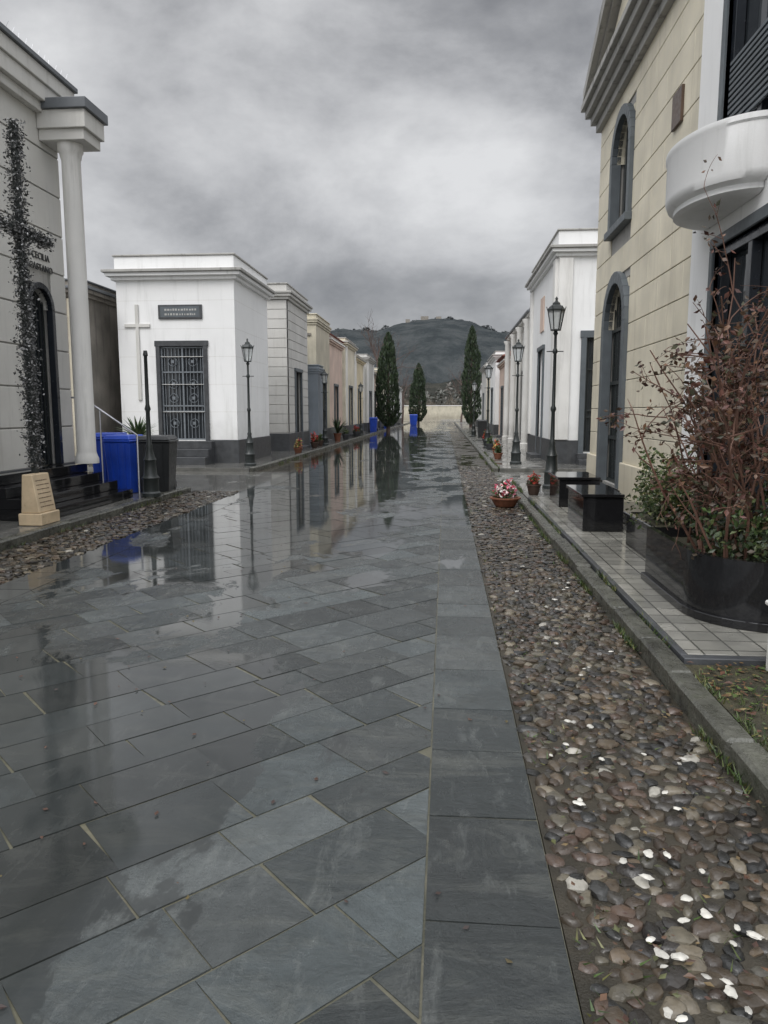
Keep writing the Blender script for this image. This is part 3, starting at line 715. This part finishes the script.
# ------------------------------------------------------------------ lamps
def lamp(x,y,z,h,head=True,nm='street_lamp'):
    b=B(nm)
    pr=[(.17,z),(.17,z+.06),(.14,z+.09),(.14,z+.3),(.155,z+.33),(.12,z+.38),(.1,z+.62),(.115,z+.65),(.09,z+.7),(.055,z+.85),(.065,z+.9),(.045,z+.94)]
    if head:
        H=z+h-.62
        pr+=[(.036,z+1.5),(.055,z+1.54),(.055,z+1.58),(.036,z+1.62),(.03,H-.45),(.048,H-.42),(.048,H-.38),(.028,H-.34),(.026,H-.1),(.05,H-.06),(.03,H-.02),(.06,H)]
        b.lathe('post',M['iron'],x,y,pr,12)
        b.lathe('lantern_glass',M['lglass'],x,y,[(.085,H+.01),(.15,H+.36)],6,smooth=False)
        for k in range(6):
            a=k*math.pi/3; ca,sa=math.cos(a),math.sin(a)
            b.tube('lantern_frame',M['iron'],[(x+.09*ca,y+.09*sa,H),(x+.157*ca,y+.157*sa,H+.37)],.01,4)
            b.tube('lantern_crown',M['iron'],[(x+.165*ca,y+.165*sa,H+.38),(x+.185*ca,y+.185*sa,H+.44)],.008,4)
        b.lathe('lantern_base',M['iron'],x,y,[(.06,H-.01),(.1,H-.01),(.1,H+.015),(.02,H+.02)],6,smooth=False)
        b.lathe('lantern_roof',M['iron'],x,y,[(.17,H+.36),(.175,H+.385),(.13,H+.44),(.075,H+.48),(.07,H+.51),(.03,H+.54),(.02,H+.57),(.03,H+.59),(.005,H+.63)],6,smooth=False)
        b.tube('crossbar',M['iron'],[(x-.16,y,H-.4),(x+.16,y,H-.4)],.01,6)
    else:
        pr+=[(.036,z+1.5),(.055,z+1.54),(.034,z+1.62),(.03,z+h-.1),(.045,z+h-.08),(.03,z+h)]
        b.lathe('post',M['iron'],x,y,pr,12)
    b.build()
lamp(2.1,14.8,.1,3.68); lamp(2.05,21.7,.1,3.55); lamp(1.75,31,.1,3.5)
lamp(-5.45,20.4,.1,3.5); lamp(-5.45,33.5,.1,3.4); lamp(-5.22,12.75,.11,2.55,False,'lamp_post')
lamp(-5.45,48,.1,3.4); lamp(1.75,46,.1,3.4)
# ------------------------------------------------------------------ bins
def wbin(x,y,m,w=.58,d=.7,h=1.05,nm='wheeled_bin',z=.1,rot=0):
    b=B(nm); ca,sa=math.cos(rot),math.sin(rot)
    T=lambda px,py,pz:(x+px*ca-py*sa,y+px*sa+py*ca,z+pz)
    def fr(pn,mm,w0,d0,z0,w1,d1,z1,bev=.015):
        v=[T(sx*w0/2,sy*d0/2,z0) for sx,sy in ((-1,-1),(1,-1),(1,1),(-1,1))]+[T(sx*w1/2,sy*d1/2,z1) for sx,sy in ((-1,-1),(1,-1),(1,1),(-1,1))]
        b.geo(pn,mm,v,[(0,3,2,1),(4,5,6,7),(0,1,5,4),(1,2,6,5),(2,3,7,6),(3,0,4,7)],bevel=bev)
    fr('body',m,w*.78,d*.75,.0,w*.96,d*.95,h*.88)
    fr('rim',m,w*1.02,d,h*.88,w*1.02,d,h*.92); fr('lid',m,w*1.0,d*1.02,h*.922,w*.85,d*.85,h)
    for k in (-.28,0,.28): 
        fr2=[T(k*w*.8-.015,-d*.385-.02,.12),T(k*w*.8+.015,-d*.385-.02,.12),T(k*w+.015,-d*.475-.015,h*.85),T(k*w-.015,-d*.475-.015,h*.85)]
        b.prism('ribs',m,fr2,(0,.03,0))
    b.tube('handle',m,[T(-w*.4,d*.56,h*.86),T(w*.4,d*.56,h*.86)],.02,8)
    for s in (-1,1): b.tube('wheels',M['blackp'],[T(s*w*.36-.03,d*.36,.09),T(s*w*.36+.03,d*.36,.09)],.09,14)
    b.build()
wbin(-5.48,13.75,M['blackp'],.66,.7,1.06,rot=.12); 
wbin(-6.55,14.05,M['blue'],.56,.7,1.1,rot=.1); wbin(-5.95,13.4,M['blue'],.54,.66,1.08,rot=-.08)
wbin(-5.5,57,M['blue'],.6,.7,1.1); wbin(-3.9,92,M['blue'],1,.8,1.3,z=0.01); wbin(-5.5,70,M['blue'],.6,.7,1.1)
wbin(2.2,44.5,M['blackp'],.6,.7,1.05)
# ------------------------------------------------------------------ trees
def cypress(x,y,h,r):
    b=B('cypress_tree'); b.tube('trunk',M['bark'],[(x,y,0),(x,y,h*.5),(x,y,h*.9)],.16,8,.03)
    cols=[(.035,.06,.024),(.022,.042,.018),(.05,.08,.033),(.018,.032,.014)]
    for k in range(26):
        zz=.6+k/26*(h-.8); a=R.uniform(0,6.28); b.tube('limbs',M['bark'],[(x,y,zz),(x+math.cos(a)*r*.6,y+math.sin(a)*r*.6,zz+.6)],.03,4,.01)
    for i in range(5200):
        t=R.random(); z=.5+t*(h-.5)
        env=r*(min(1,t*5+.35))*(1-t**2.6)**.7
        a=R.uniform(0,6.28); q=env*(.55+.45*math.sqrt(R.random()))*(1+.35*noise.noise(Vector((math.cos(a)*1.4,math.sin(a)*1.4,z*.9+x))))
        p=Vector((x+q*math.cos(a),y+q*math.sin(a),z)); c=pick(cols,.3)
        s=R.uniform(.09,.2); u=Vector((math.cos(a)*.3+R.gauss(0,.2),math.sin(a)*.3+R.gauss(0,.2),1)).normalized(); w=u.cross(Vector((R.gauss(0,1),R.gauss(0,1),0))).normalized()*.35
        b.geo('foliage',M['leaf'],[tuple(p-u*s),tuple(p+w*s),tuple(p+u*s*1.2),tuple(p-w*s)],[(0,1,2,3)],col=c)
    b.build(recalc=False)
cypress(-4.75,62,8.0,1.05); cypress(-3.4,95,7.6,1.15); cypress(2.55,75,9.9,1.05)
def bare(x,y,h,seed,nm='bare_tree',col=None):
    R.seed(seed); b=B(nm)
    def br(p,d,l,r,k):
        pts=[Vector(p)]
        for i in range(4):
            d=(d+Vector((R.gauss(0,.15),R.gauss(0,.15),R.gauss(.04,.08)))).normalized(); pts.append(pts[-1]+d*l/4)
        b.tube('limbs',M['bark'],pts,r,4,r*.6)
        if k:
            for i in range(R.choice((3,4))): br(pts[R.choice((2,3,4,4))],(d+Vector((R.gauss(0,.55),R.gauss(0,.55),R.gauss(.15,.3)))).normalized(),l*R.uniform(.55,.8),r*.5,k-1)
    br((x,y,0),Vector((0,0,1)),h*.36,h*.016,4); b.build()
bare(-8.2,70,11.5,3); bare(-10.5,74,12,5); bare(-13,78,11,12); bare(-6,104,10,6); bare(2.5,118,10,8); bare(8.5,82,11,9); bare(5.5,112,11,29); bare(-9,120,10,31)
R.seed(99)
# pale boundary wall and thin brush at the end of the avenue
b=B('boundary_wall'); b.box('wall',M['tan'],-26,26,176,176.3,-.02,3.0,.02); b.box('coping',M['offw'],-26,26,175.9,176.4,3.0,3.15,.02); b.build()
b=B('brush')
for i in range(7000):
    x=R.uniform(-22,22); t=R.random(); hh=(3.4+2.4*noise.noise(Vector((x*.35,0,0)))); z=t*hh; y=181+R.uniform(-2,2)
    a=R.gauss(0,.25); l=R.uniform(.5,1.3)
    p=Vector((x,y,z)); u=Vector((a,R.gauss(0,.2),1)).normalized()*l; w=Vector((.035,0,0))
    b.geo('brush',M['leaf'],[tuple(p-w),tuple(p+w),tuple(p+u)],[(0,1,2)],col=pick([(.16,.13,.1),(.12,.1,.075),(.2,.165,.12),(.1,.095,.07)]))
b.build(True,recalc=False)
b=B('distant_trees')
for i in range(15000):
    x=R.uniform(-170,170); k=noise.noise(Vector((x*.06,3,0))); z=R.random()**.6*(8+6*k+3*noise.noise(Vector((x*.4,1,0)))); y=215+R.uniform(-6,6)
    leaf(b,'distant_trees',(x,y,z),R.uniform(.3,.8),pick([(.1,.1,.085),(.13,.115,.095),(.085,.09,.075)]))
b.build(True,recalc=False)
# hills
def hillmat(nm,c1,c2,sc):
    m,nt,bb,gg=base(nm); P=gg.outputs['Position']
    c=mixc(nt,mrange(nt,noise_(nt,P,sc,9,.72),.42,.6,0,1),c1,c2); L(nt,c,bb.inputs['Base Color']); bb.inputs['Roughness'].default_value=1; bb.inputs['Specular IOR Level'].default_value=0
    bump(nt,bb,noise_(nt,P,sc*4,6,.7),8); return m
def hill(nm,m,yc,dep,hf,x0,x1,nx=220,ny=20):
    v=[];f=[]
    for j in range(ny+1):
        t=j/ny; 
        for i in range(nx+1):
            x=x0+(x1-x0)*i/nx; H=hf(x)*math.sin(t*math.pi/2)**.8
            v.append((x,yc-dep+dep*t*1.0,H*(1+.05*noise.noise(Vector((x*.03,t*4,0))))+(1.6*noise.noise(Vector((x*.15,t*9,1))) if t>.1 else 0)-1))
    for j in range(ny):
        for i in range(nx): a=j*(nx+1)+i; f.append((a,a+1,a+nx+2,a+nx+1))
    b=B(nm); b.geo(nm,m,v,f,smooth=True); b.build(True)
hf9=lambda x:(76+6*noise.noise(Vector((x*.008,0,0)))+29*math.exp(-((x+10)/70)**2)+14*math.exp(-((x+120)/60)**2)+2.2*noise.noise(Vector((x*.12,0,0))))*math.exp(-(x/560)**4)+4
hill('hill',hillmat('hazed_wooded_hillside',(.055,.064,.068),(.095,.104,.106),.04),900,300,hf9,-900,900)  # far hill: bluish distance haze is mixed into its base colours
hill('hill',hillmat('wooded_hillside',(.05,.057,.052),(.1,.098,.085),.06),330,80,lambda x:15+6*noise.noise(Vector((x*.02,5,0)))+2*noise.noise(Vector((x*.2,5,0))),-420,420)
b=B('hilltop_trees')
for i in range(6000):
    x=R.uniform(-260,260); z=hf9(x)-1+R.random()*(4+5*noise.noise(Vector((x*.09,7,0))))
    leaf(b,'hilltop_trees',(x,899+R.uniform(-3,3),z),R.uniform(.8,2),pick([(.07,.08,.085),(.055,.065,.068)]))
b.build(True,recalc=False)
b=B('hilltop_buildings')
for x,w,h in ((-16,9,6),(2,6,4),(-34,5,7)): b.box('walls',M['old'],x-14,x-14+w,894,896,92,hf9(x-10)+h,0)
b.build()
# ------------------------------------------------------------------ world
w=bpy.data.worlds.new('World'); scene.world=w; w.use_nodes=True; nt=w.node_tree; nt.nodes.clear()
tc=N(nt,'ShaderNodeTexCoord'); G=tc.outputs['Generated']
sp=N(nt,'ShaderNodeSeparateXYZ'); L(nt,G,sp.inputs[0])
n1=noise_(nt,G,3.1,11,.57,mp=(1,1,1.7),dist=.15); n2=noise_(nt,G,1.6,3,.5,mp=(1,1,1.6)); 
s=math_(nt,'ADD',math_(nt,'MULTIPLY',n1,.74),math_(nt,'MULTIPLY',n2,.26))
def lobe(d,lo,amp):
    d=Vector(d).normalized(); v=N(nt,'ShaderNodeVectorMath',operation='DOT_PRODUCT'); L(nt,G,v.inputs[0]); v.inputs[1].default_value=d
    return mrange(nt,v.outputs['Value'],lo,1,0,amp,True)
for d,lo,amp in (((-.02,1.07,.40),.95,.035),((-.42,1.03,.40),.97,.075),((-.25,1,.68),.93,-.06),((.1,1,.7),.96,-.02),((.2,1,.16),.96,-.05),((-.2,1,.22),.97,-.03)):
    s=math_(nt,'ADD',s,lobe(d,lo,amp))
cr=N(nt,'ShaderNodeValToRGB'); L(nt,s,cr.inputs[0]); e=cr.color_ramp.elements
e[0].position=.37; e[0].color=(.24,.245,.26,1); e[1].position=.66; e[1].color=(.76,.765,.775,1)
q=e.new(.45); q.color=(.35,.355,.37,1); q=e.new(.53); q.color=(.52,.525,.54,1)
sky=N(nt,'ShaderNodeTexSky',sky_type='NISHITA'); sky.sun_disc=False; sky.sun_elevation=math.radians(48); sky.sun_rotation=math.radians(200)
sk=mixc(nt,1,sky.outputs[0],(.1,.1,.1),'MULTIPLY')
col=mixc(nt,.05,cr.outputs[0],sk)
up=mrange(nt,sp.outputs[2],.52,.9,1,3.3,True); bk=mrange(nt,sp.outputs[1],-.6,.3,2.4,1,True)
vm=N(nt,'ShaderNodeVectorMath',operation='SCALE'); L(nt,col,vm.inputs[0]); L(nt,math_(nt,'MULTIPLY',up,bk),vm.inputs['Scale'])
bg=N(nt,'ShaderNodeBackground'); L(nt,vm.outputs[0],bg.inputs[0]); bg.inputs[1].default_value=1.0
ou=N(nt,'ShaderNodeOutputWorld'); L(nt,bg.outputs[0],ou.inputs[0])
sd=bpy.data.lights.new('sun','SUN'); sd.energy=1.15; sd.angle=math.radians(25); sd.color=(1,.97,.93)
so=bpy.data.objects.new('sun',sd); scene.collection.objects.link(so)
dirv=Vector((-.28,-.62,.74)).normalized(); so.rotation_euler=dirv.to_track_quat('Z','Y').to_euler()
# ------------------------------------------------------------------ camera
cd=bpy.data.cameras.new('camera'); co=bpy.data.objects.new('camera',cd); scene.collection.objects.link(co)
co.location=(0,0,1.6); cd.sensor_fit='VERTICAL'; cd.sensor_height=36; cd.lens=26; cd.clip_end=4000; cd.clip_start=.05
co.rotation_euler=(math.radians(90-7.7),0,math.radians(4.7)); scene.camera=co
scene.view_settings.view_transform='Standard'; scene.view_settings.look='None'; scene.view_settings.exposure=0
